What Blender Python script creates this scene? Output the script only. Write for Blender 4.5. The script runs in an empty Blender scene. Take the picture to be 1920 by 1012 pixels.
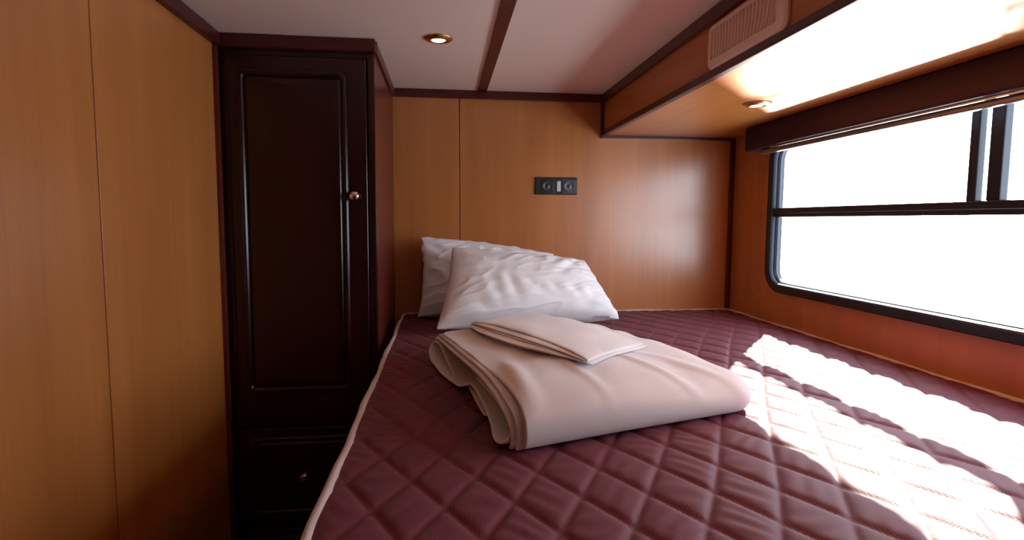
import bpy, bmesh, math, random
import numpy as np
from mathutils import Vector, Matrix, noise

random.seed(4)
SC = bpy.context.scene
COL = SC.collection
PI = math.pi
ZM = 0.85            # height of the mattress top above the floor; the room is built with mattress top = 0, then lifted
H = 0.95             # ceiling above mattress
XL, XC, XR = -0.491, -0.030, 1.494
YC = -0.664          # wardrobe front
YR = -3.30           # wall behind the camera
FL = -ZM
XS, ZS = 0.880, 0.775   # soffit

# ------------------------------------------------------------------ materials
def new_mat(name):
    m = bpy.data.materials.new(name); m.use_nodes = True
    nt = m.node_tree; nt.nodes.clear()
    out = nt.nodes.new('ShaderNodeOutputMaterial')
    b = nt.nodes.new('ShaderNodeBsdfPrincipled')
    nt.links.new(b.outputs[0], out.inputs[0])
    return m, nt, b

def plain(name, col, rough=.5, metal=0, coat=0, spec=.5, bump=0, bscale=400):
    m, nt, b = new_mat(name)
    b.inputs['Base Color'].default_value = (*col, 1)
    b.inputs['Roughness'].default_value = rough
    b.inputs['Metallic'].default_value = metal
    b.inputs['Coat Weight'].default_value = coat
    b.inputs['Specular IOR Level'].default_value = spec
    tc = nt.nodes.new('ShaderNodeTexCoord')
    nz = nt.nodes.new('ShaderNodeTexNoise'); nz.inputs['Scale'].default_value = bscale; nz.inputs['Detail'].default_value = 3
    nt.links.new(tc.outputs['Object'], nz.inputs['Vector'])
    if bump:
        bp = nt.nodes.new('ShaderNodeBump'); bp.inputs['Strength'].default_value = bump; bp.inputs['Distance'].default_value = .002
        nt.links.new(nz.outputs[0], bp.inputs['Height']); nt.links.new(bp.outputs[0], b.inputs['Normal'])
    else:   # tiny tonal variation
        mr = nt.nodes.new('ShaderNodeMapRange'); mr.inputs[3].default_value = max(rough - .03, 0); mr.inputs[4].default_value = min(rough + .03, 1)
        nt.links.new(nz.outputs[0], mr.inputs[0]); nt.links.new(mr.outputs[0], b.inputs['Roughness'])
    return m

def veneer(name, dark, mid, light, rough, scale=(34, 34, 1.1), fine=(260, 260, 3.0), spec=.5, coat=0, figure=True):
    m, nt, b = new_mat(name)
    N = nt.nodes.new; Lk = nt.links.new
    tc = N('ShaderNodeTexCoord')
    mp = N('ShaderNodeMapping'); mp.inputs['Scale'].default_value = scale
    mp2 = N('ShaderNodeMapping'); mp2.inputs['Scale'].default_value = fine
    Lk(tc.outputs['Object'], mp.inputs['Vector']); Lk(tc.outputs['Object'], mp2.inputs['Vector'])
    n1 = N('ShaderNodeTexNoise'); n1.inputs['Scale'].default_value = 1; n1.inputs['Detail'].default_value = 4; n1.inputs['Distortion'].default_value = .6
    n2 = N('ShaderNodeTexNoise'); n2.inputs['Scale'].default_value = 1; n2.inputs['Detail'].default_value = 2
    Lk(mp.outputs[0], n1.inputs['Vector']); Lk(mp2.outputs[0], n2.inputs['Vector'])
    mx = N('ShaderNodeMath'); mx.operation = 'MULTIPLY_ADD'; mx.inputs[1].default_value = .72
    m2 = N('ShaderNodeMath'); m2.operation = 'MULTIPLY'; m2.inputs[1].default_value = .28
    Lk(n2.outputs[0], m2.inputs[0]); Lk(n1.outputs[0], mx.inputs[0]); Lk(m2.outputs[0], mx.inputs[2])
    rp = N('ShaderNodeValToRGB')
    rp.color_ramp.elements[0].position = .28; rp.color_ramp.elements[0].color = (*dark, 1)
    rp.color_ramp.elements[1].position = .72; rp.color_ramp.elements[1].color = (*light, 1)
    e = rp.color_ramp.elements.new(.5); e.color = (*mid, 1)
    Lk(mx.outputs[0], rp.inputs[0]); Lk(rp.outputs[0], b.inputs['Base Color'])
    b.inputs['Roughness'].default_value = rough
    b.inputs['Specular IOR Level'].default_value = spec
    b.inputs['Coat Weight'].default_value = coat; b.inputs['Coat Roughness'].default_value = .12
    bp = N('ShaderNodeBump'); bp.inputs['Strength'].default_value = .06; bp.inputs['Distance'].default_value = .001
    Lk(n2.outputs[0], bp.inputs['Height']); Lk(bp.outputs[0], b.inputs['Normal'])
    return m

def cloth(name, col, rough=.9, sheen=.2, weave=900, strength=.25, col2=None):
    m, nt, b = new_mat(name)
    N = nt.nodes.new; Lk = nt.links.new
    tc = N('ShaderNodeTexCoord')
    nz = N('ShaderNodeTexNoise'); nz.inputs['Scale'].default_value = weave; nz.inputs['Detail'].default_value = 2
    Lk(tc.outputs['Object'], nz.inputs['Vector'])
    bp = N('ShaderNodeBump'); bp.inputs['Strength'].default_value = strength; bp.inputs['Distance'].default_value = .0012
    Lk(nz.outputs[0], bp.inputs['Height']); Lk(bp.outputs[0], b.inputs['Normal'])
    n3 = N('ShaderNodeTexNoise'); n3.inputs['Scale'].default_value = 14
    Lk(tc.outputs['Object'], n3.inputs['Vector'])
    mx = N('ShaderNodeMix'); mx.data_type = 'RGBA'
    mx.inputs[6].default_value = (*col, 1); mx.inputs[7].default_value = (*(col2 or tuple(c * .93 for c in col)), 1)
    Lk(n3.outputs[0], mx.inputs[0]); Lk(mx.outputs[2], b.inputs['Base Color'])
    b.inputs['Roughness'].default_value = rough
    b.inputs['Specular IOR Level'].default_value = .2
    b.inputs['Sheen Weight'].default_value = sheen
    return m

M = {}
M['wood'] = veneer('light_wood_veneer', (.41, .130, .028), (.49, .165, .038), (.57, .205, .052), .29, spec=1.0, scale=(13, 13, .8), fine=(170, 170, 2.5))
M['soffit_wood'] = veneer('glossy_wood_veneer', (.41, .130, .028), (.49, .165, .038), (.57, .205, .052), .32, spec=.4, scale=(13, .8, 13), fine=(170, 2.5, 170))
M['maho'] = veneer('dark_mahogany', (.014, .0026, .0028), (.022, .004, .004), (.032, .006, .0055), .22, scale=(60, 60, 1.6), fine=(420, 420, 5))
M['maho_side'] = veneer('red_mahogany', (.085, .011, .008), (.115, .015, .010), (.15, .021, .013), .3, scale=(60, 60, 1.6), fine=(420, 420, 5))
M['trim'] = veneer('mahogany_trim', (.055, .006, .006), (.072, .008, .008), (.09, .011, .010), .34, scale=(20, 20, 20), fine=(300, 300, 300))
M['ceil'] = plain('ceiling_panel', (.88, .67, .56), .5, bump=.03, bscale=90)
M['floor'] = veneer('dark_floor', (.016, .008, .005), (.022, .011, .007), (.03, .015, .009), .5, scale=(30, 1.2, 30), fine=(200, 4, 200))
M['black_frame'] = plain('black_aluminium', (.010, .013, .024), .36, spec=.4)
M['alu'] = plain('satin_metal', (.55, .55, .58), .28, metal=1)
M['nickel'] = plain('nickel', (.72, .64, .56), .24, metal=1)
M['brass'] = plain('brass', (.62, .33, .12), .30, metal=1)
M['blind'] = plain('blind_cassette', (.034, .010, .020), .6, spec=.2)
M['vent'] = plain('cream_plastic', (.92, .68, .55), .45)
M['vent_dark'] = plain('vent_back', (.62, .38, .26), .7)
M['black'] = plain('black_plastic', (.012, .012, .014), .35)
M['socket_face'] = plain('dark_grey_plastic', (.05, .05, .056), .3)
M['white_plastic'] = plain('white_plastic', (.62, .60, .60), .35)
M['piping'] = cloth('pale_piping', (.62, .50, .47), .8, .1, 1200)
M['pillow'] = cloth('white_cotton', (.88, .86, .87), .9, .15, 1500, .12)
M['sheet'] = cloth('white_linen', (.86, .83, .84), .85, .1, 1500, .12)
M['blanket'] = cloth('cream_blanket', (.76, .69, .68), .95, .35, 700, .35)
M['label'] = plain('lamp_socket', (.25, .16, .09), .5)

def bulb_mat():
    m = bpy.data.materials.new('lit_bulb'); m.use_nodes = True
    nt = m.node_tree; nt.nodes.clear()
    o = nt.nodes.new('ShaderNodeOutputMaterial'); e = nt.nodes.new('ShaderNodeEmission')
    e.inputs[0].default_value = (1, .86, .62, 1); e.inputs[1].default_value = 7.0
    nt.links.new(e.outputs[0], o.inputs[0]); return m
M['bulb'] = bulb_mat()

def glass_mat():
    m = bpy.data.materials.new('window_glass'); m.use_nodes = True
    nt = m.node_tree; nt.nodes.clear(); N = nt.nodes.new
    o = N('ShaderNodeOutputMaterial'); t = N('ShaderNodeBsdfTransparent'); g = N('ShaderNodeBsdfGlossy'); x = N('ShaderNodeMixShader'); f = N('ShaderNodeMath'); lw = N('ShaderNodeLayerWeight'); pw_ = N('ShaderNodeMath')
    t.inputs[0].default_value = (.95, .97, .97, 1); g.inputs['Roughness'].default_value = .02; 
    lw.inputs[0].default_value = .5; pw_.operation = 'POWER'; pw_.inputs[1].default_value = 5; f.operation = 'MULTIPLY_ADD'; f.inputs[1].default_value = .5; f.inputs[2].default_value = .03
    nt.links.new(lw.outputs['Facing'], pw_.inputs[0]); nt.links.new(pw_.outputs[0], f.inputs[0])
    nt.links.new(f.outputs[0], x.inputs[0]); nt.links.new(t.outputs[0], x.inputs[1]); nt.links.new(g.outputs[0], x.inputs[2]); nt.links.new(x.outputs[0], o.inputs[0])
    return m
M['glass'] = glass_mat()

def mattress_mat():
    m, nt, b = new_mat('burgundy_quilted_fabric')
    N = nt.nodes.new; Lk = nt.links.new
    tc = N('ShaderNodeTexCoord')
    w1 = N('ShaderNodeTexWave'); w1.wave_type = 'BANDS'; w1.bands_direction = 'X'; w1.inputs['Scale'].default_value = 62; w1.inputs['Distortion'].default_value = 1.5; w1.inputs['Detail'].default_value = 1
    w2 = N('ShaderNodeTexWave'); w2.wave_type = 'BANDS'; w2.bands_direction = 'Y'; w2.inputs['Scale'].default_value = 80; w2.inputs['Distortion'].default_value = 2.5
    n = N('ShaderNodeTexNoise'); n.inputs['Scale'].default_value = 800
    for q in (w1, w2, n): Lk(tc.outputs['Object'], q.inputs['Vector'])
    a = N('ShaderNodeMath'); a.operation = 'MULTIPLY'; Lk(w1.outputs['Fac'], a.inputs[0]); Lk(w2.outputs['Fac'], a.inputs[1])
    a2 = N('ShaderNodeMath'); a2.operation = 'MULTIPLY_ADD'; a2.inputs[1].default_value = .8; Lk(a.outputs[0], a2.inputs[0]); Lk(n.outputs[0], a2.inputs[2])
    bp = N('ShaderNodeBump'); bp.inputs['Strength'].default_value = .14; bp.inputs['Distance'].default_value = .0012
    Lk(a2.outputs[0], bp.inputs['Height']); Lk(bp.outputs[0], b.inputs['Normal'])
    mx = N('ShaderNodeMix'); mx.data_type = 'RGBA'
    mx.inputs[6].default_value = (.118, .013, .027, 1); mx.inputs[7].default_value = (.150, .019, .035, 1)
    Lk(n.outputs[0], mx.inputs[0]); Lk(mx.outputs[2], b.inputs['Base Color'])
    b.inputs['Roughness'].default_value = .62; b.inputs['Sheen Weight'].default_value = .06; b.inputs['Specular IOR Level'].default_value = .36
    return m
M['mattress'] = mattress_mat()

# ------------------------------------------------------------------ object helpers
def link(name, me, mat, parent=None, smooth=False):
    o = bpy.data.objects.new(name, me); COL.objects.link(o)
    if mat: me.materials.append(mat)
    if smooth:
        me.polygons.foreach_set('use_smooth', [True] * len(me.polygons))
    if parent:
        o.parent = parent
        if parent.type == 'EMPTY' or parent.parent:
            r = parent
            while r.parent: r = r.parent
            off = Vector(r['_base'])
            me.transform(Matrix.Translation(-off))
    me.update()
    return o

def from_bm(name, bm, mat, parent=None, smooth=False):
    me = bpy.data.meshes.new(name)
    bmesh.ops.recalc_face_normals(bm, faces=bm.faces)
    bm.to_mesh(me); bm.free()
    return link(name, me, mat, parent, smooth)

def box(bm, x0, x1, y0, y1, z0, z1, bev=0, seg=2):
    t = bmesh.new()
    bmesh.ops.create_cube(t, size=1, matrix=Matrix.Translation(((x0 + x1) / 2, (y0 + y1) / 2, (z0 + z1) / 2)) @ Matrix.Diagonal((abs(x1 - x0), abs(y1 - y0), abs(z1 - z0), 1)))
    if bev: bmesh.ops.bevel(t, geom=t.edges[:], offset=bev, segments=seg, profile=.6, affect='EDGES')
    me = bpy.data.meshes.new('tmp'); t.to_mesh(me); t.free(); bm.from_mesh(me); bpy.data.meshes.remove(me)
    return bm

def lathe(bm, prof, mat4=Matrix(), n=32):
    """prof: list of (r, z) revolved about local z"""
    rings = []
    for r, z in prof:
        if r < 1e-6: rings.append([bm.verts.new(mat4 @ Vector((0, 0, z)))])
        else: rings.append([bm.verts.new(mat4 @ Vector((r * math.cos(2 * PI * k / n), r * math.sin(2 * PI * k / n), z))) for k in range(n)])
    for a, b in zip(rings, rings[1:]):
        for k in range(n):
            k2 = (k + 1) % n
            if len(a) == 1 and len(b) == 1: continue
            if len(a) == 1: bm.faces.new((a[0], b[k], b[k2]))
            elif len(b) == 1: bm.faces.new((a[k], a[k2], b[0]))
            else: bm.faces.new((a[k], a[k2], b[k2], b[k]))

def rloop(a0, a1, b0, b1, r, n=8):
    """rounded rectangle as list of (a, b)"""
    out = []
    for ca, cb, s in ((a1 - r, b1 - r, 0), (a0 + r, b1 - r, 1), (a0 + r, b0 + r, 2), (a1 - r, b0 + r, 3)):
        for k in range(n + 1):
            t = (s + k / n) * PI / 2
            out.append((ca + r * math.cos(t), cb + r * math.sin(t)))
    return out

def thing(name, label, cat, loc, group=None):
    o = bpy.data.objects.new(name, None); COL.objects.link(o)
    o.empty_display_size = .05
    o.location = loc; o['_base'] = tuple(loc)
    o['label'] = label; o['category'] = cat
    if group: o['group'] = group
    return o
def tag(o, label, cat, group=None):
    o['label'] = label; o['category'] = cat
    if group: o['group'] = group
    return o
def struct(o, label=None, cat=None):
    o['kind'] = 'structure'
    if label: o['label'] = label
    if cat: o['category'] = cat
    return o
def sbox(name, mat, label, cat, *b, bev=0):
    bm = bmesh.new(); box(bm, *b, bev=bev)
    return struct(from_bm(name, bm, mat), label, cat)

# ------------------------------------------------------------------ room shell
T = .03
sbox('floor', M['floor'], 'dark brown boarded cabin floor', 'floor', XL - T, XR + T, YR - T, T, FL - .04, FL)
sbox('ceiling', M['ceil'], 'pale smooth cabin ceiling panel', 'ceiling', XL - T, XR + T, YR - T, T, H, H + .03)
sbox('wall_rear', M['maho'], 'dark mahogany wall behind the camera', 'wall', XL - T, XR + T, YR - T, YR, FL, H)

SEAM_L = -1.279
bm = bmesh.new()
for y0, y1 in ((YR, -2.10), (-2.097, SEAM_L - .0018), (SEAM_L + .0018, T)):
    box(bm, XL - T, XL, y0, y1, FL, H, bev=.0015)
box(bm, XL - T - .01, XL - .004, YR, 0, FL, H)
struct(from_bm('wall_left', bm, M['wood']), 'left wall of tall light wood veneer panels with a fine vertical joint', 'wall')

bm = bmesh.new()
for x0, x1 in ((XL, .2480), (.2520, XR + T)):
    box(bm, x0, x1, 0, T, FL, H, bev=.0004)
box(bm, XL, XR, .014, T + .01, FL, H)
struct(from_bm('wall_back', bm, M['wood']), 'light wood veneer wall behind the pillows', 'wall')

# right wall with the window opening
WY0, WY1, WZ0, WZ1, WR = -2.16, -.304, .124, .735, .095
f = .030   # frame overlaps the opening by this much
bm = bmesh.new()
OY0, OY1, OZ0, OZ1 = WY0 + f, WY1 - f, WZ0 + f, WZ1 - f
box(bm, XR, XR + T, OY1, -.252, FL, H); box(bm, XR, XR + T, -.249, T, FL, H, bev=.0012)
box(bm, XR, XR + T, YR, OY0, FL, H)
box(bm, XR, XR + T, OY0, OY1, FL, OZ0)
box(bm, XR, XR + T, OY0, OY1, OZ1, H)
struct(from_bm('wall_right', bm, M['wood']), 'light wood veneer wall around the window', 'wall')

# soffit along the right wall (boxed-in)
bm = bmesh.new(); box(bm, XS, XR, YR, 0, ZS + .002, H)
sf = struct(from_bm('ceiling_soffit', bm, M['soffit_wood']), 'boxed wood veneer soffit above the window', 'soffit')

# trims
TR = M['trim']
sbox('trim_1', TR, 'dark mahogany cornice along the left wall', 'trim', XL, XL + .018, YR, YC, .912, H, bev=.003)
sbox('trim_2', TR, 'dark mahogany cornice above the back wall', 'trim', XC, XS, -.016, 0, .916, H, bev=.003)
sbox('trim_3', TR, 'dark mahogany batten across the ceiling panels', 'trim', .327, .364, YR, -.016, H - .008, H, bev=.002)
sbox('trim_4', TR, 'dark mahogany strip where soffit meets ceiling', 'trim', XS - .012, XS, YR, 0, .914, H, bev=.003)
sbox('trim_5', TR, 'dark mahogany strip on the lower edge of the soffit', 'trim', XS - .008, XS + .014, YR, 0, ZS - .002, ZS + .019, bev=.003)
sbox('trim_6', TR, 'short upright mahogany strip at the back end of the soffit', 'trim', XS - .014, XS + .004, -.014, 0, ZS - .012, H - .03, bev=.002)
sbox('trim_7', TR, 'thin mahogany strip under the soffit on the back wall', 'trim', XS, XR, -.008, 0, ZS - .010, ZS + .004, bev=.002)
sbox('trim_8', TR, 'dark upright strip in the corner beside the window', 'trim', XR - .022, XR, -.010, 0, .002, ZS - .006, bev=.003)
sbox('trim_9', M['maho_side'], 'reddish upright strip between left wall and wardrobe', 'trim', XL, XL + .012, YC - .020, YC - .002, FL, .912, bev=.003)

# ------------------------------------------------------------------ window
win = thing('window_1', 'wide black framed window with rounded corners and a sliding upper pane', 'window', (XR, (WY0 + WY1) / 2, WZ0))
win['kind'] = 'structure'
def frame_ring(bm, prof, y0, y1, z0, z1, R):
    rings = []
    for ins, x in prof:
        rings.append([bm.verts.new((x, a, b)) for a, b in rloop(y0 + ins, y1 - ins, z0 + ins, z1 - ins, max(R - ins, .006), 10)])
    n = len(rings[0])
    for A, B in zip(rings, rings[1:]):
        for k in range(n):
            bm.faces.new((A[k], A[(k + 1) % n], B[(k + 1) % n], B[k]))
bm = bmesh.new()
frame_ring(bm, [(0, XR - .001), (.0, XR - .010), (.004, XR - .014), (.026, XR - .014), (.032, XR - .010), (.034, XR - .004), (.035, XR + .002), (.036, XR + .034), (.030, XR + .036), (.029, XR - .001)], WY0, WY1, WZ0, WZ1, WR)
from_bm('window_frame', bm, M['black_frame'], win)
GX = XR + .018
i_ = .035
bm = bmesh.new()   # inner glazing bead, satin
frame_ring(bm, [(i_ - .001, GX - .010), (i_ + .003, GX - .012), (i_ + .007, GX - .004), (i_ + .007, GX + .006), (i_ - .001, GX + .006)], WY0, WY1, WZ0, WZ1, WR)
g = from_bm('glazing_bead', bm, plain('grey_bead', (.022, .028, .045), .35), win)
bm = bmesh.new()
box(bm, XR - .006, XR + .026, WY0 + i_, WY1 - i_, .436, .456, bev=.003)
box(bm, XR - .002, XR + .026, WY0 + i_, WY1 - i_, .420, .4355, bev=.004)
from_bm('transom', bm, M['black_frame'], win)
for ya, yb, d in ((-1.212, -1.188, 0), (-1.272, -1.236, .006)):
    bm = bmesh.new(); box(bm, XR - .002 + d, XR + .020 + d, ya, yb, .455, WZ1 - i_ + .01, bev=.003)
    from_bm('mullion', bm, M['black_frame'], win)
for nm, z0, z1, x in (('lower_pane', WZ0 + i_ + .001, .422, GX), ('upper_pane', .4555, WZ1 - i_ - .001, GX)):
    bm = bmesh.new(); box(bm, x, x + .004, WY0 + i_ + .002, WY1 - i_ - .002, z0, z1)
    from_bm('window_pane', bm, M['glass'], win)

# ------------------------------------------------------------------ roller blind cassette
bl = thing('window_blind', 'dark burgundy roller blind cassette across the top of the window', 'blind', (XR - .05, -1.2, .683))
bm = bmesh.new()
prof = [(XR - .002, ZS - .001), (1.392, ZS - .001), (1.389, ZS - .004), (1.389, .694), (1.392, .687), (1.400, .683), (XR - .002, .683)]
VE, VS = -.283, -2.30
a = [bm.verts.new((x, VE, z)) for x, z in prof]; b = [bm.verts.new((x, VS, z)) for x, z in prof]
n = len(prof)
for k in range(n): bm.faces.new((a[k], a[(k + 1) % n], b[(k + 1) % n], b[k]))
bm.faces.new(a); bm.faces.new(b[::-1])
from_bm('cassette', bm, M['blind'], bl)
bm = bmesh.new()
box(bm, 1.4005, 1.4035, VS + .02, -.44, .6785, .6865, bev=.001)
from_bm('front_lip', bm, M['alu'], bl)
bm = bmesh.new()
t = bmesh.new()
box(bm, 1.414, 1.432, VS + .02, -.355, .664, .682, bev=.005, seg=3)
from_bm('bottom_rail', bm, plain('dull_metal', (.30, .28, .30), .34, metal=1), bl)

# ------------------------------------------------------------------ air vent on the soffit face
vn = thing('air_vent', 'cream plastic air vent with slanted louvres on the soffit face', 'vent', (XS, -1.20, .84))
VY0, VY1, VZ0, VZ1 = -1.378, -1.027, .793, .906
bm = bmesh.new()
LY0, LY1, LZ0, LZ1 = -1.342, -1.048, .817, .891
rings = []
for ins, x in ((0, XS - .001), (0, XS - .006), (.005, XS - .011)):
    rings.append([bm.verts.new((x, p, q)) for p, q in rloop(VY0 + ins, VY1 - ins, VZ0 + ins, VZ1 - ins, .022 - ins, 8)])
rings.append([bm.verts.new((XS - .011, p, q)) for p, q in rloop(LY0, LY1, LZ0, LZ1, .006, 8)])
rings.append([bm.verts.new((XS - .002, p, q)) for p, q in rloop(LY0, LY1, LZ0, LZ1, .006, 8)])
for A, B in zip(rings, rings[1:]):
    for k in range(len(A)): bm.faces.new((A[k], A[(k + 1) % len(A)], B[(k + 1) % len(A)], B[k]))
from_bm('vent_frame', bm, M['vent'], vn)
bm = bmesh.new(); box(bm, XS - .0035, XS - .0010, LY0 - .002, LY1 + .002, LZ0 - .002, LZ1 + .002)
from_bm('backing', bm, M['vent_dark'], vn)
NS = 19
for k in range(NS):
    y = LY0 + (LY1 - LY0) * (k + .5) / NS
    bm = bmesh.new()
    cs = []
    for j in range(9):
        tt = j / 8; z = LZ0 + (LZ1 - LZ0) * tt
        lean = -.010 * (tt - .5) * (1 - k / NS) * 1.6 + .006 * (4 * (tt - .5) ** 2) * (1 - k / NS)
        yy = y + lean; w = .0052
        cs.append([bm.verts.new(v) for v in ((XS - .0036, yy - w, z), (XS - .0095, yy - w * .9, z), (XS - .0105, yy, z), (XS - .0065, yy + w * .95, z), (XS - .0036, yy + w, z))])
    for A, B in zip(cs, cs[1:]):
        for q in range(5): bm.faces.new((A[q], A[(q + 1) % 5], B[(q + 1) % 5], B[q]))
    bm.faces.new(cs[0]); bm.faces.new(cs[-1][::-1])
    from_bm('louvre', bm, M['vent'], vn, True)

# ------------------------------------------------------------------ downlights
GRP = 'recessed brass downlights'
def downlight(loc, label):
    d = thing('downlight', label, 'light', loc, GRP)
    ox, oy, oz = loc
    tm = Matrix.Translation(loc) @ Matrix.Diagonal((1, 1, -1, 1))
    bm = bmesh.new()
    lathe(bm, [(.028, -.0), (.043, 0), (.0435, .002), (.040, .005), (.031, .0085), (.026, .0095), (.0235, .0085), (.0225, .003), (.022, .001)], tm, 48)
    from_bm('trim_ring', bm, M['brass'], d, True)
    bm = bmesh.new()
    lathe(bm, [(.0224, .0015), (.021, .0055), (.017, .0085), (.010, .0105), (0, .011)], tm, 32)
    from_bm('bulb', bm, M['bulb'], d, True)
    return d
def copy_thing(o, loc, label):
    c = o.copy(); COL.objects.link(c); c.location = loc; c['label'] = label; c['_base'] = tuple(loc)
    for ch in list(o.children):
        k = ch.copy(); COL.objects.link(k); k.parent = c
        for g2 in list(ch.children):
            kk = g2.copy(); COL.objects.link(kk); kk.parent = k
    return c
DL1, DL2 = (.168, -.700, H), (1.174, -.745, ZS + .002)
dl = downlight(DL1, 'lit brass downlight in the pale ceiling near the wardrobe')
copy_thing(dl, DL2, 'brass downlight in the wood soffit above the window blind')

# ------------------------------------------------------------------ wardrobe
wd = thing('wardrobe', 'tall dark mahogany wardrobe in the corner by the left wall', 'wardrobe', ((XL + XC) / 2, -.33, FL))
FY = YC + .012
bm = bmesh.new(); box(bm, XL + .001, XC, FY + .016, -.001, FL, H - .001)
from_bm('side_panel', bm, M['maho_side'], wd)['label'] = 'reddish mahogany side panel'
bm = bmesh.new()
box(bm, XL + .001, -.459, FY, FY + .018, FL, .912, bev=.003)
box(bm, -.051, XC + .001, FY - .004, FY + .018, FL, .912, bev=.005)
box(bm, -.459, -.051, FY, FY + .018, .893, .912)
box(bm, -.459, -.051, FY, FY + .018, -.255, -.225, bev=.002)
box(bm, -.459, -.051, FY, FY + .018, -.590, -.570, bev=.002)
box(bm, -.459, -.051, FY, FY + .018, FL, FL + .05, bev=.002)
from_bm('face_frame', bm, M['maho'], wd)
bm = bmesh.new()
box(bm, XL + .001, XC + .006, YC - .006, FY + .012, .911, H - .001, bev=.003)
box(bm, XC - .002, XC + .009, FY, -.016, .913, H - .001, bev=.003)
from_bm('cornice', bm, TR, wd)

def panel_front(bm, x0, x1, z0, z1, y0, y1, mx0, mx1, mz0, mz1):
    """slab with a grooved raised field; front faces -y at y0"""
    box(bm, x0, x1, y0, y1, z0, z1, bev=.004, seg=3)
    # raised ovolo bead around the field
    prof = [(-.012, y0 + .001), (-.010, y0 - .005), (-.005, y0 - .008), (.001, y0 - .008), (.005, y0 - .004), (.007, y0 + .0005), (.010, y0 - .001), (.014, y0 - .0035), (.018, y0 - .004), (.030, y0 - .0045)]
    rings = []
    for ins, y in prof:
        rings.append([bm.verts.new((p, y, q)) for p, q in rloop(mx0 + ins, mx1 - ins, mz0 + ins, mz1 - ins, max(.014 - ins * .5, .003), 5)])
    n = len(rings[0])
    for A, B in zip(rings, rings[1:]):
        for k in range(n): bm.faces.new((A[k], A[(k + 1) % n], B[(k + 1) % n], B[k]))
    bm.faces.new(rings[-1])
def knob(parent, x, z, y, r=.015):
    bm = bmesh.new()
    tm = Matrix.Translation((x, y, z)) @ Matrix.Rotation(PI / 2, 4, 'X')
    s = r / .0135
    lathe(bm, [(0, 0), (.0075 * s, 0), (.0075 * s, .002), (.005 * s, .004), (.0045 * s, .012), (.006 * s, .015), (.011 * s, .018), (.0135 * s, .022), (.0128 * s, .026), (.009 * s, .0295), (0, .031)], tm, 32)
    o = from_bm('knob', bm, M['nickel'], parent, True); o['label'] = 'round nickel knob'
DY = FY - .012
bm = bmesh.new()
panel_front(bm, -.456, -.054, -.222, .890, DY, FY + .001, -.418, -.122, -.13, .838)
door = from_bm('door', bm, M['maho'], wd)
knob(door, -.092, .474, DY)
for z0, z1, mz0, mz1 in ((-.568, -.258, -.53, -.295), (-.798, -.592, -.765, -.622)):
    bm = bmesh.new()
    panel_front(bm, -.456, -.054, z0, z1, DY, FY + .001, -.418, -.092, mz0, mz1)
    dr = from_bm('drawer', bm, M['maho'], wd)
    knob(dr, -.262, (mz0 + mz1) / 2 if mz0 < -.6 else -.414, DY - .003)

# ------------------------------------------------------------------ wall socket
so = thing('wall_socket', 'black double socket panel with white switch on the back wall', 'socket', (.672, 0, .552))
bm = bmesh.new(); box(bm, .578, .765, -.011, 0, .515, .590, bev=.004, seg=3)
from_bm('back_plate', bm, M['black'], so)
for cx, mt, zc in ((.632, 'black', .551), (.727, 'socket_face', .551)):
    bm = bmesh.new(); box(bm, cx - .030, cx + .030, -.0135, -.010, zc - .031, zc + .031, bev=.0015)
    mod = from_bm('socket_module', bm, M[mt], so)
    bm = bmesh.new()
    tm = Matrix.Translation((cx, -.0133, zc)) @ Matrix.Rotation(PI / 2, 4, 'X')
    lathe(bm, [(.0245, -.001), (.0245, .003), (.0225, .0045), (.0205, .0035), (.0195, .0008), (.006, .0002), (.0055, .003), (.0035, .0042), (0, .0044)], tm, 36)
    from_bm('socket_ring', bm, M['socket_face'] if mt == 'black' else plain('grey_ring', (.13, .13, .14), .3), mod, True)
    bm = bmesh.new()
    tm = Matrix.Translation((cx + .003, -.0133, zc - .004)) @ Matrix.Rotation(PI / 2, 4, 'X')
    lathe(bm, [(.0032, .0), (.0032, .005), (0, .0056)], tm, 16)
    from_bm('socket_pin', bm, M['alu'], mod, True)
bm = bmesh.new(); box(bm, .672, .690, -.0165, -.010, .529, .574, bev=.003)
sw = from_bm('rocker_switch', bm, M['white_plastic'], so); sw['label'] = 'white rocker switch'

# small screw cap on the wall below the window corner
bm = bmesh.new()
lathe(bm, [(.0055, 0), (.0055, .0012), (.004, .0025), (0, .003)], Matrix.Translation((XR, -.256, .095)) @ Matrix.Rotation(-PI / 2, 4, 'Y'), 20)
from_bm('screw_cap', bm, plain('tan_cap', (.62, .36, .20), .4), bpy.data.objects['wall_right'], True)

# ------------------------------------------------------------------ bed base and mattress
BY0 = -1.96
bb = thing('bed_base', 'dark mahogany bed base under the burgundy mattress', 'bed base', (.75, -1.0, FL))
bm = bmesh.new(); box(bm, .010, XR - .002, BY0 + .01, -.001, FL, -.135, bev=.003)
from_bm('plinth', bm, M['maho'], bb)

mt = thing('mattress', 'burgundy diamond-quilted mattress with pale piping', 'mattress', (.75, -1.0, -.134))
MX0, MX1, MY0, MY1 = .004, XR - .004, BY0, -.004
def quilt_h(x, y):
    """height of the quilted top (m): puffed diamonds about 10 x 18 cm"""
    wx = .006 * np.sin(y * 9.0 + 1.3) * .5; wy = .006 * np.sin(x * 11.0)
    u = (x + wx) / .101 + (y + wy) / .182 + .66
    v = (x + wx) / .101 - (y + wy) / .182 - .16
    du = np.abs(u - np.round(u)); dv = np.abs(v - np.round(v))
    s = lambda d: 1 - np.exp(-(d / .075) ** 1.3)
    puff = s(du) * s(dv)
    dome = np.cos(PI * (u - np.floor(u) - .5)) * np.cos(PI * (v - np.floor(v) - .5))
    # soft draglines in each pad
    rip = .0009 * np.sin(y * 150 + 8 * np.sin(x * 21) + 3 * np.sin(y * 13)) * dome
    return -.0062 + .0050 * puff + .0016 * dome + rip * puff
nx, ny = 330, 440
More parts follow.
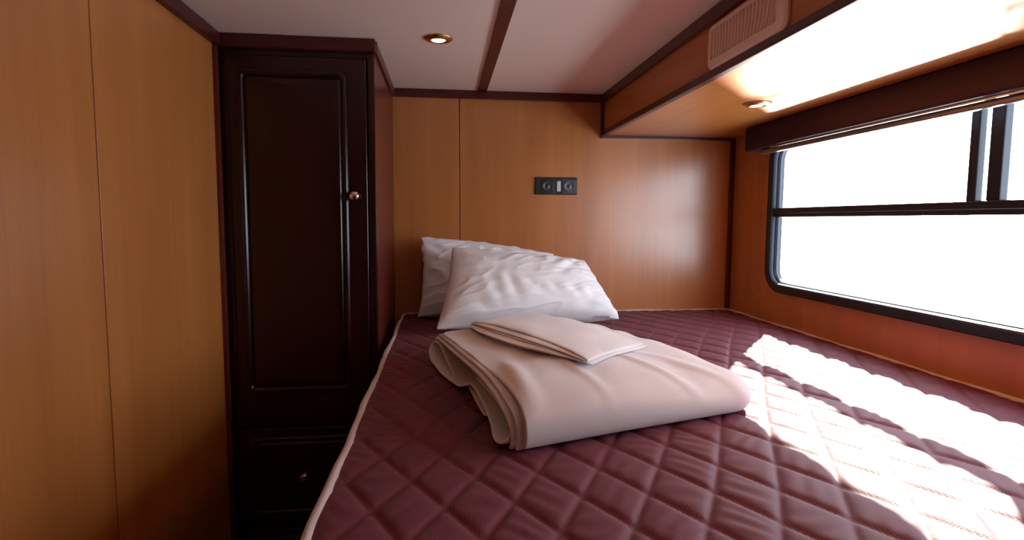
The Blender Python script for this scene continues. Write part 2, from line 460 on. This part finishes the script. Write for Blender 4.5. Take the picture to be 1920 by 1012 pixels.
xs = np.linspace(0, 1, nx + 1); ys = np.linspace(0, 1, ny + 1)
GX_, GY_ = np.meshgrid(MX0 + (MX1 - MX0) * xs, MY0 + (MY1 - MY0) * ys)
ed = np.minimum(np.minimum(GX_ - MX0, MX1 - GX_), np.minimum(GY_ - MY0, MY1 - GY_))
rnd = np.clip(ed / .03, 0, 1)
HZ = quilt_h(GX_, GY_) * np.clip(ed / .02, 0, 1) - .008 * (1 - np.sqrt(1 - (1 - rnd) ** 2))
co = np.stack([GX_, GY_, HZ], -1).reshape(-1, 3)
W_ = nx + 1
idx = np.arange((nx + 1) * (ny + 1)).reshape(ny + 1, nx + 1)
faces = np.stack([idx[:-1, :-1], idx[:-1, 1:], idx[1:, 1:], idx[1:, :-1]], -1).reshape(-1, 4).tolist()
# rim and bottom
per = list(idx[0, :-1]) + list(idx[:-1, -1]) + list(idx[-1, :0:-1]) + list(idx[:0:-1, 0])
base = len(co)
low = co[per].copy(); low[:, 2] = -.133
co = np.concatenate([co, low]); P_ = len(per)
for k in range(P_):
    faces.append([int(per[(k + 1) % P_]), int(per[k]), base + k, base + (k + 1) % P_])
faces.append([base + k for k in range(P_)][::-1])
me = bpy.data.meshes.new('quilted_cover'); me.from_pydata(co.tolist(), [], faces)
link('quilted_cover', me, M['mattress'], mt, True)
# piping cord round the top edge
def tube(bm, pts, r, n=10, closed=False):
    rings = []
    N = len(pts)
    for i, p in enumerate(pts):
        p = Vector(p)
        a = Vector(pts[(i - 1) % N]) if (closed or i > 0) else p
        b = Vector(pts[(i + 1) % N]) if (closed or i < N - 1) else p
        t = (b - a).normalized()
        up = Vector((0, 0, 1)); s = t.cross(up).normalized(); u = s.cross(t)
        rings.append([bm.verts.new(p + (s * math.cos(2 * PI * k / n) + u * math.sin(2 * PI * k / n)) * r) for k in range(n)])
    rng = range(N if closed else N - 1)
    for i in rng:
        A, B = rings[i], rings[(i + 1) % N]
        for k in range(n): bm.faces.new((A[k], A[(k + 1) % n], B[(k + 1) % n], B[k]))
pts = []
loop = rloop(MX0 + .004, MX1 - .004, MY0 + .004, MY1 - .004, .03, 6)
for i in range(len(loop)):
    a0, b0 = loop[i]; a1, b1 = loop[(i + 1) % len(loop)]
    L = math.hypot(a1 - a0, b1 - b0); k = max(1, int(L / .03))
    for j in range(k):
        s = j / k
        pts.append((a0 + (a1 - a0) * s, b0 + (b1 - b0) * s))
pp = []
for (x, y) in pts:
    wob = .0018 * math.sin(y * 13 + 2) + .0008 * math.sin(y * 37)
    pp.append((x + (wob - .002 if x < .2 else 0), y, -.006 + .0015 * math.sin(x * 19 + y * 15)))
bm = bmesh.new(); tube(bm, pp, .0075, 10, True)
from_bm('piping', bm, M['piping'], mt, True)['label'] = 'pale piping cord'

# ------------------------------------------------------------------ pillows
def ridge(p):
    return 1 - abs(noise.noise(p)) * 2
def pillow_mesh(name, BL, BR, TR_, TL, T, seed, n=110, pinch=.05, wr=.007, pw=2.6, ex=.55, folds=(), tpinch=.065):
    BL, BR, TR_, TL = map(Vector, (BL, BR, TR_, TL))
    nrm = ((BR - BL).cross(TL - BL)).normalized()      # faces the camera (-y)
    verts, faces, key = [], [], {}
    def pos(i, j, side):
        s, t = 2 * i / n - 1, 2 * j / n - 1
        # concentrate points at the seam
        s = math.sin(s * PI / 2) * .5 + s * .5; t = math.sin(t * PI / 2) * .5 + t * .5
        s2 = s * (1 - pinch * (1 - t * t) ); t2 = t * (1 - (tpinch if t > 0 else max(tpinch, .02)) * (1 - s * s))
        a, b = (s2 + 1) / 2, (t2 + 1) / 2
        p = (BL * (1 - a) + BR * a) * (1 - b) + (TL * (1 - a) + TR_ * a) * b
        th = max(0, (1 - abs(s) ** pw) * (1 - abs(t) ** pw)) ** ex
        sag = 1 + .25 * (-t)
        d = T * th * sag
        # creases: long diagonal folds running from the seams inwards
        q = Vector((s * 2.1 + t * 1.3 + seed, (t - s * .55) * 4.2, seed * 1.7 + side))
        w = ridge(q) ** 3 if ridge(q) > 0 else 0
        q2 = Vector((s * 7 + seed, t * 2.6 - s * 2, seed + 5 + side * 3))
        w2 = noise.noise(q2)
        q3 = Vector((s * 3 + t * 9, t * 4 - s * 6, seed + 9))
        edge = min(1, (1 - max(abs(s), abs(t))) * 5)
        d += (wr * (w - .4) + wr * .55 * w2 + wr * .3 * noise.noise(q3)) * edge * (.35 + .65 * max(abs(s), abs(t)))
        if side == 1:
            for (s0, t0, s1, t1, wd_, am) in folds:
                ds, dt = s1 - s0, t1 - t0; L2 = ds * ds + dt * dt
                k = ((s - s0) * ds + (t - t0) * dt) / L2
                kk = min(max(k, 0), 1)
                dist = math.hypot(s - s0 - ds * kk + .03 * noise.noise(Vector((s * 4, t * 4, seed))), (t - t0 - dt * kk) * .75)
                end = math.sin(PI * min(max(.12 + kk * .8, 0), 1))
                g_ = math.exp(-(dist / (wd_ * 1.25)) ** 2); g2 = math.exp(-((dist - wd_ * 2.6) / (wd_ * 1.7)) ** 2)
                d += am * .5 * end * (-g_ + .5 * g2)
        p = p + nrm * (d * side)
        if max(abs(s), abs(t)) > .985:
            p += Vector((noise.noise(Vector((s * 5, t * 5, seed))), noise.noise(Vector((s * 5, t * 5, seed + 3))), noise.noise(Vector((s * 6, t * 6, seed + 7))))) * .007
        return p
    for side in (1, -1):
        for j in range(n + 1):
            for i in range(n + 1):
                if side == -1 and (i in (0, n) or j in (0, n)):
                    key[(side, i, j)] = key[(1, i, j)]; continue
                key[(side, i, j)] = len(verts)
                verts.append(tuple(pos(i, j, side)))
        for j in range(n):
            for i in range(n):
                f4 = [key[(side, i, j)], key[(side, i + 1, j)], key[(side, i + 1, j + 1)], key[(side, i, j + 1)]]
                faces.append(f4 if side == 1 else f4[::-1])
    me = bpy.data.meshes.new(name); me.from_pydata(verts, [], faces); me.validate()
    return me
PGRP = 'white pillows at the head of the bed'
F1 = [(-.95, .9, -.6, .5, .06, .010), (-.97, .1, -.8, -.1, .05, .006), (-.97, -.5, -.8, -.35, .05, .007), (-.4, .97, -.2, .6, .05, .006), (.1, .98, .3, .55, .05, .008), (.45, .95, .55, .6, .05, .006), (-.96, .5, -.75, .35, .05, .006)]
F2 = [(-.35, .80, .12, .93, .045, .007), (-.02, .70, .38, .88, .045, .008), (.30, .45, .52, .82, .05, .007), (.38, .15, .86, .90, .05, .013), (.42, .30, .97, .52, .045, .010),
      (-.33, -.02, -.22, -.62, .05, .012), (-.68, -.55, -.52, -.88, .05, .010), (.44, -.2, .52, -.75, .05, .009), (.52, -.78, .84, -.22, .05, .012), (-.12, -.05, .16, -.62, .05, .008),
      (-.02, .42, .04, -.02, .05, .006), (-.52, .0, -.40, -.72, .05, .009), (.72, -.1, .96, .12, .045, .009), (.70, -.45, .96, -.35, .045, .008), (.18, -.15, .30, -.66, .05, .008), (-.75, .85, -.35, .55, .07, .007), (.62, .95, .70, .5, .045, .008), (-.15, .95, -.05, .6, .045, .006)]
PGRP = 'white pillows at the head of the bed'
o = link('pillow', pillow_mesh('pillow', (.074, -.190, .010), (.72, -.150, .010), (.650, -.075, .258), (.087, -.095, .330), .062, 3.1, wr=.007, folds=F1, tpinch=-.075, ex=.5), M['pillow'], None, True)
tag(o, 'white pillow standing against the wood wall, mostly hidden behind the other', 'pillow', PGRP)
o = link('pillow', pillow_mesh('pillow', (.153, -.530, .026), (.862, -.350, .022), (.748, -.235, .240), (.212, -.275, .296), .092, 8.4, wr=.006, folds=F2, tpinch=.02, pinch=.03, ex=.5), M['pillow'], None, True)
tag(o, 'plump creased white pillow in front, leaning back behind the folded blanket', 'pillow', PGRP)

# ------------------------------------------------------------------ folded blanket
A_ = Vector((.142, -.82, 0)); V_ = Vector((.209, -.978, 0)).normalized(); U_ = Vector((.95, .31, 0)).normalized()
def spline(pts, m):
    """Catmull-Rom through pts, m samples"""
    P = [np.array(p, float) for p in pts]
    P = [2 * P[0] - P[1]] + P + [2 * P[-1] - P[-2]]
    out = []
    ns = len(P) - 3
    for i in range(m + 1):
        t = i / m * ns; k = min(int(t), ns - 1); u = t - k
        a, b, c, d = P[k:k + 4]
        out.append(.5 * ((2 * b) + (-a + c) * u + (2 * a - 5 * b + 4 * c - d) * u * u + (-a + 3 * b - 3 * c + d) * u ** 3))
    return out
def hgt(u):     # fullness along the blanket, left edge -> right end
    t = min(max(u, 0) / .64, 1)
    return 1 + .16 * math.sin(PI * min(t * 1.5, 1)) - .16 * t
def bpoint(v, w, u): return A_ + V_ * v + U_ * u + Vector((0, 0, w))
def blanket_sheet(bm, prof, m, us, cap=None, wrinkle=0, skew=0, seed=0, umin=None):
    pr = spline(prof, m); rows = []
    for u in us:
        row = []
        for i, (v, w) in enumerate(pr):
            uu, vv, ww = u, v, w * hgt(u)
            if umin is not None: uu = u + umin(i / m) * max(0, 1 - u / .2)
            if cap and u > cap[0] - cap[1]:
                ph = min((u - (cap[0] - cap[1])) / cap[1], 1) * PI / 2
                c = max(math.cos(ph), 0) ** .75
                uu = cap[0] - cap[1] + cap[1] * math.sin(ph) * (1 if 1 else 0)
                wm = .034
                ww = wm + (ww - wm) * c
                vm = .42; vv = vm + (v - vm) * (1 - .30 * (1 - c))
            if wrinkle:
                q = Vector((uu * 5 + seed, vv * 9, seed)); q2 = Vector((uu * 14 + vv * 6, vv * 7 - uu * 5, seed + 4))
                k = min(1, max(0, (ww - .012) / .03)) 
                ww += wrinkle * k * (noise.noise(q) * 1.2 + .45 * noise.noise(q2)) * (.4 + min(1, max(u, 0) / .1) * .6)
                # drag folds fanning across the front
                fold = math.exp(-((uu - .33 - (vv - .55) * .35) / .014) ** 2) + .8 * math.exp(-((uu - .40 - (vv - .5) * .45) / .018) ** 2) + .7 * math.exp(-((uu - .18 - (vv - .6) * .1) / .012) ** 2)
                ww += k * .0055 * fold * math.exp(-((vv - .62) / .16) ** 2)
                ww += k * .010 * math.exp(-((uu - .055 + (vv - .6) * .12) / .022) ** 2) * math.exp(-((vv - .62) / .12) ** 2)
            row.append(bm.verts.new(bpoint(vv, max(ww, .002), uu)))
        rows.append(row)
    for A, B in zip(rows, rows[1:]):
        for k in range(len(A) - 1): bm.faces.new((A[k], A[k + 1], B[k + 1], B[k]))
def ply_sheet(bm, edge, m, length, nu=10):
    """one ply: edge = (v, w, u) along its left border, running in by length"""
    pr = spline(edge, m); rows = []
    for k in range(nu + 1):
        t = (k / nu) ** 1.6
        rows.append([bm.verts.new(bpoint(v, max(w * (1 + (hgt(u + length * t) - 1) * t), .003), u + length * t)) for v, w, u in pr])
    for A, B in zip(rows, rows[1:]):
        for k in range(len(A) - 1): bm.faces.new((A[k], A[k + 1], B[k + 1], B[k]))
TOP = [(.045, .047, .006), (.024, .060, .008), (.12, .070, .003), (.274, .076, .000), (.438, .080, .000), (.550, .081, -.001), (.641, .077, -.005), (.701, .064, -.005), (.733, .045, -.003), (.740, .022, -.001), (.735, .006, -.003), (.700, .005, .010), (.62, .005, .02)]
bm = bmesh.new()
hull = [(.30, .005), (.55, .005), (.70, .005), (.742, .006), (.757, .016), (.762, .038), (.753, .060), (.722, .078), (.660, .089), (.56, .093), (.44, .091), (.28, .087), (.14, .082), (.05, .076), (.0, .067), (-.018, .050), (-.02, .028), (-.005, .012), (.06, .006), (.24, .005)]
Lc, Rc = .584, .070
us = [.0, .004, .010] + list(np.linspace(.02, Lc - Rc, 60)) + [Lc - Rc + Rc * k / 14 for k in range(1, 15)]
blanket_sheet(bm, hull, 150, us, cap=(Lc, Rc), wrinkle=.006, seed=2.2, umin=lambda q: .018 + (.05 * min(1, max(0, (q - .66) / .08)) if q > .5 else .05 * max(0, 1 - q / .12)))
PL2 = [(v + (.009 if v > .66 else 0), w + (.0078 if w > .03 else .0), u + .009) for v, w, u in TOP]
ply_sheet(bm, PL2, 90, .16); ply_sheet(bm, TOP, 90, .20)
bk = bmesh.new()
SF = [(.36, .009, .0), (.247, .009, -.016), (.150, .010, -.018), (.085, .016, -.020), (.050, .034, -.016), (.045, .050, -.004), (.075, .056, .003), (.105, .051, .006), (.150, .040, .005), (.189, .030, .004), (.297, .017, -.003), (.355, .014, -.008), (.389, .021, .003), (.42, .030, .010), (.509, .035, .003), (.581, .030, -.004), (.647, .020, -.012), (.690, .011, -.020), (.712, .008, -.015), (.722, .016, -.004), (.708, .032, .008), (.66, .046, .012), (.55, .055, .012), (.45, .056, .012)]
ply_sheet(bm, SF, 150, .30, 12)
tongue = [(.36, .008, .02), (.43, .009, .012), (.50, .010, .004), (.555, .009, .0), (.575, .013, .0), (.56, .019, .004), (.50, .021, .01), (.42, .019, .02)]
ply_sheet(bm, tongue, 40, .2)
bk.free()
ob = from_bm('folded_blanket', bm, M['blanket'], None, True)
tag(ob, 'thick cream blanket folded into a bundle on the burgundy mattress', 'blanket')
sm = ob.modifiers.new('thickness', 'SOLIDIFY'); sm.thickness = .0065; sm.offset = -.2
sb = ob.modifiers.new('smooth', 'SUBSURF'); sb.levels = 1; sb.render_levels = 1

# ------------------------------------------------------------------ folded sheet on the blanket
_hp = spline(hull, 300)
def rest_z(x, y):
    """height of the blanket top under a point"""
    d = Vector((x, y, 0)) - A_
    det = V_.x * U_.y - V_.y * U_.x
    v = (d.x * U_.y - d.y * U_.x) / det; uu = (V_.x * d.y - V_.y * d.x) / det
    v = min(max(v, .06), .70)
    w = max(p[1] for p in _hp if abs(p[0] - v) < .02)
    return w * hgt(uu) + .0105
def pad(bm, quad, T, seed, n=40, pw=16, wave=.004, bow_=.018, zoff=0):
    Q = [Vector(q) for q in quad]       # L, F, R, B corners (mid-plane)
    key = {}
    def pos(i, j, side):
        s, t = math.sin((2 * i / n - 1) * PI / 2), math.sin((2 * j / n - 1) * PI / 2)
        a, b = (s + 1) / 2, (t + 1) / 2
        p = (Q[0] * (1 - a) + Q[1] * a) * (1 - b) + (Q[3] * (1 - a) + Q[2] * a) * b
        th = max(0, (1 - abs(s) ** pw) * (1 - abs(t) ** pw)) ** .5
        p += Vector((-.94, -.34, 0)) * bow_ * (1 - s * s) * (1 - b) ** 2          # long front edge bellies out
        z = T * th * side + wave * (noise.noise(Vector((a * 3 + seed, b * 2.2, seed))) + .5 * noise.noise(Vector((a * 7, b * 3 + seed, seed + 2))))
        p.z = rest_z(p.x, p.y) + z + zoff * (.45 + .55 * (1 - s * s))
        p.x += .003 * noise.noise(Vector((a * 4, seed, 1))); p.y += .003 * noise.noise(Vector((b * 4, seed, 8)))
        return p
    for side in (1, -1):
        for j in range(n + 1):
            for i in range(n + 1):
                if side == -1 and (i in (0, n) or j in (0, n)): key[(side, i, j)] = key[(1, i, j)]
                else: key[(side, i, j)] = bm.verts.new(pos(i, j, side))
        for j in range(n):
            for i in range(n):
                f4 = [key[(side, i, j)], key[(side, i + 1, j)], key[(side, i + 1, j + 1)], key[(side, i, j + 1)]]
                try: bm.faces.new(f4 if side == 1 else f4[::-1])
                except ValueError: pass
bm = bmesh.new()
BASEQ = [(.262, -.850, 0), (.472, -1.385, 0), (.676, -1.140, 0), (.478, -.640, 0)]
for k in range(5):
    dx = [(.006, -.004), (-.006, .005), (.003, .007), (-.004, -.003), (.0, .0)][k]
    q = [(x + dx[0] * (1.5 if i in (0, 3) else 1), y + dx[1], 0) for i, (x, y, z) in enumerate(BASEQ)]
    pad(bm, q, .0026 if k < 4 else .0032, 3.0 + k * 1.9, wave=.0012 if k < 4 else .0045, bow_=[.055, .050, .036, .018, .0][k], zoff=.0046 * k)
o = from_bm('folded_sheet', bm, M['sheet'], None, True)
tag(o, 'white cotton sheet folded flat on top of the cream blanket', 'sheet')

# ------------------------------------------------------------------ light
world = bpy.data.worlds.new('sky'); SC.world = world; world.use_nodes = True
nt = world.node_tree; nt.nodes.clear()
wo = nt.nodes.new('ShaderNodeOutputWorld'); bg = nt.nodes.new('ShaderNodeBackground')
bg.inputs[0].default_value = (.79, .90, 1.04, 1); bg.inputs[1].default_value = 14.0
nt.links.new(bg.outputs[0], wo.inputs[0])
def sun(name, d, strength, angle, col):
    L = bpy.data.lights.new(name, 'SUN'); L.energy = strength; L.angle = math.radians(angle); L.color = col
    o = bpy.data.objects.new(name, L); COL.objects.link(o)
    o.rotation_euler = Vector(d).to_track_quat('-Z', 'Y').to_euler()
    o.location = (2.5, .8, 2)
    return o
sun('sun', (-1.03, -1.26, -1.0), 46, .6, (1, .93, .82))
sun('water_glint', (-1.03, -1.22, 1.0), 58, 6, (1, .95, .88))   # sun thrown back up by the water outside
for k, (loc, e) in enumerate(((DL1, 1.2), (DL2, .8))):
    L = bpy.data.lights.new('downlight_lamp', 'SPOT'); L.energy = e; L.color = (1, .78, .5); L.spot_size = math.radians(120); L.spot_blend = .6; L.shadow_soft_size = .02
    o = bpy.data.objects.new('downlight_lamp', L); COL.objects.link(o); o.location = (loc[0], loc[1], loc[2] - .02)

# ------------------------------------------------------------------ camera
f_, yaw, pitch, roll = 1075.07, .1183, -.0864, .0054
fw = Vector((math.sin(yaw) * math.cos(pitch), math.cos(yaw) * math.cos(pitch), math.sin(pitch)))
r = fw.cross(Vector((0, 0, 1))).normalized(); u = r.cross(fw)
r2 = r * math.cos(roll) + u * math.sin(roll); u2 = -r * math.sin(roll) + u * math.cos(roll)
cam = bpy.data.cameras.new('camera'); cam.sensor_width = 36; cam.lens = f_ / 1920 * 36; cam.clip_start = .02
co_ = bpy.data.objects.new('camera', cam); COL.objects.link(co_)
mtx = Matrix((r2, u2, -fw)).transposed().to_4x4(); mtx.translation = Vector((.1815, -2.5032, .4021))
co_.matrix_world = mtx
SC.camera = co_

# lift everything so the floor is at z = 0
for o in list(COL.objects):
    if o.parent is None: o.location.z += ZM
    if '_base' in o: del o['_base']

vs = SC.view_settings
vs.view_transform = 'Standard'; vs.look = 'None'; vs.gamma = 1; vs.use_curve_mapping = False
vs.exposure = -.75
SC.display_settings.display_device = 'sRGB'
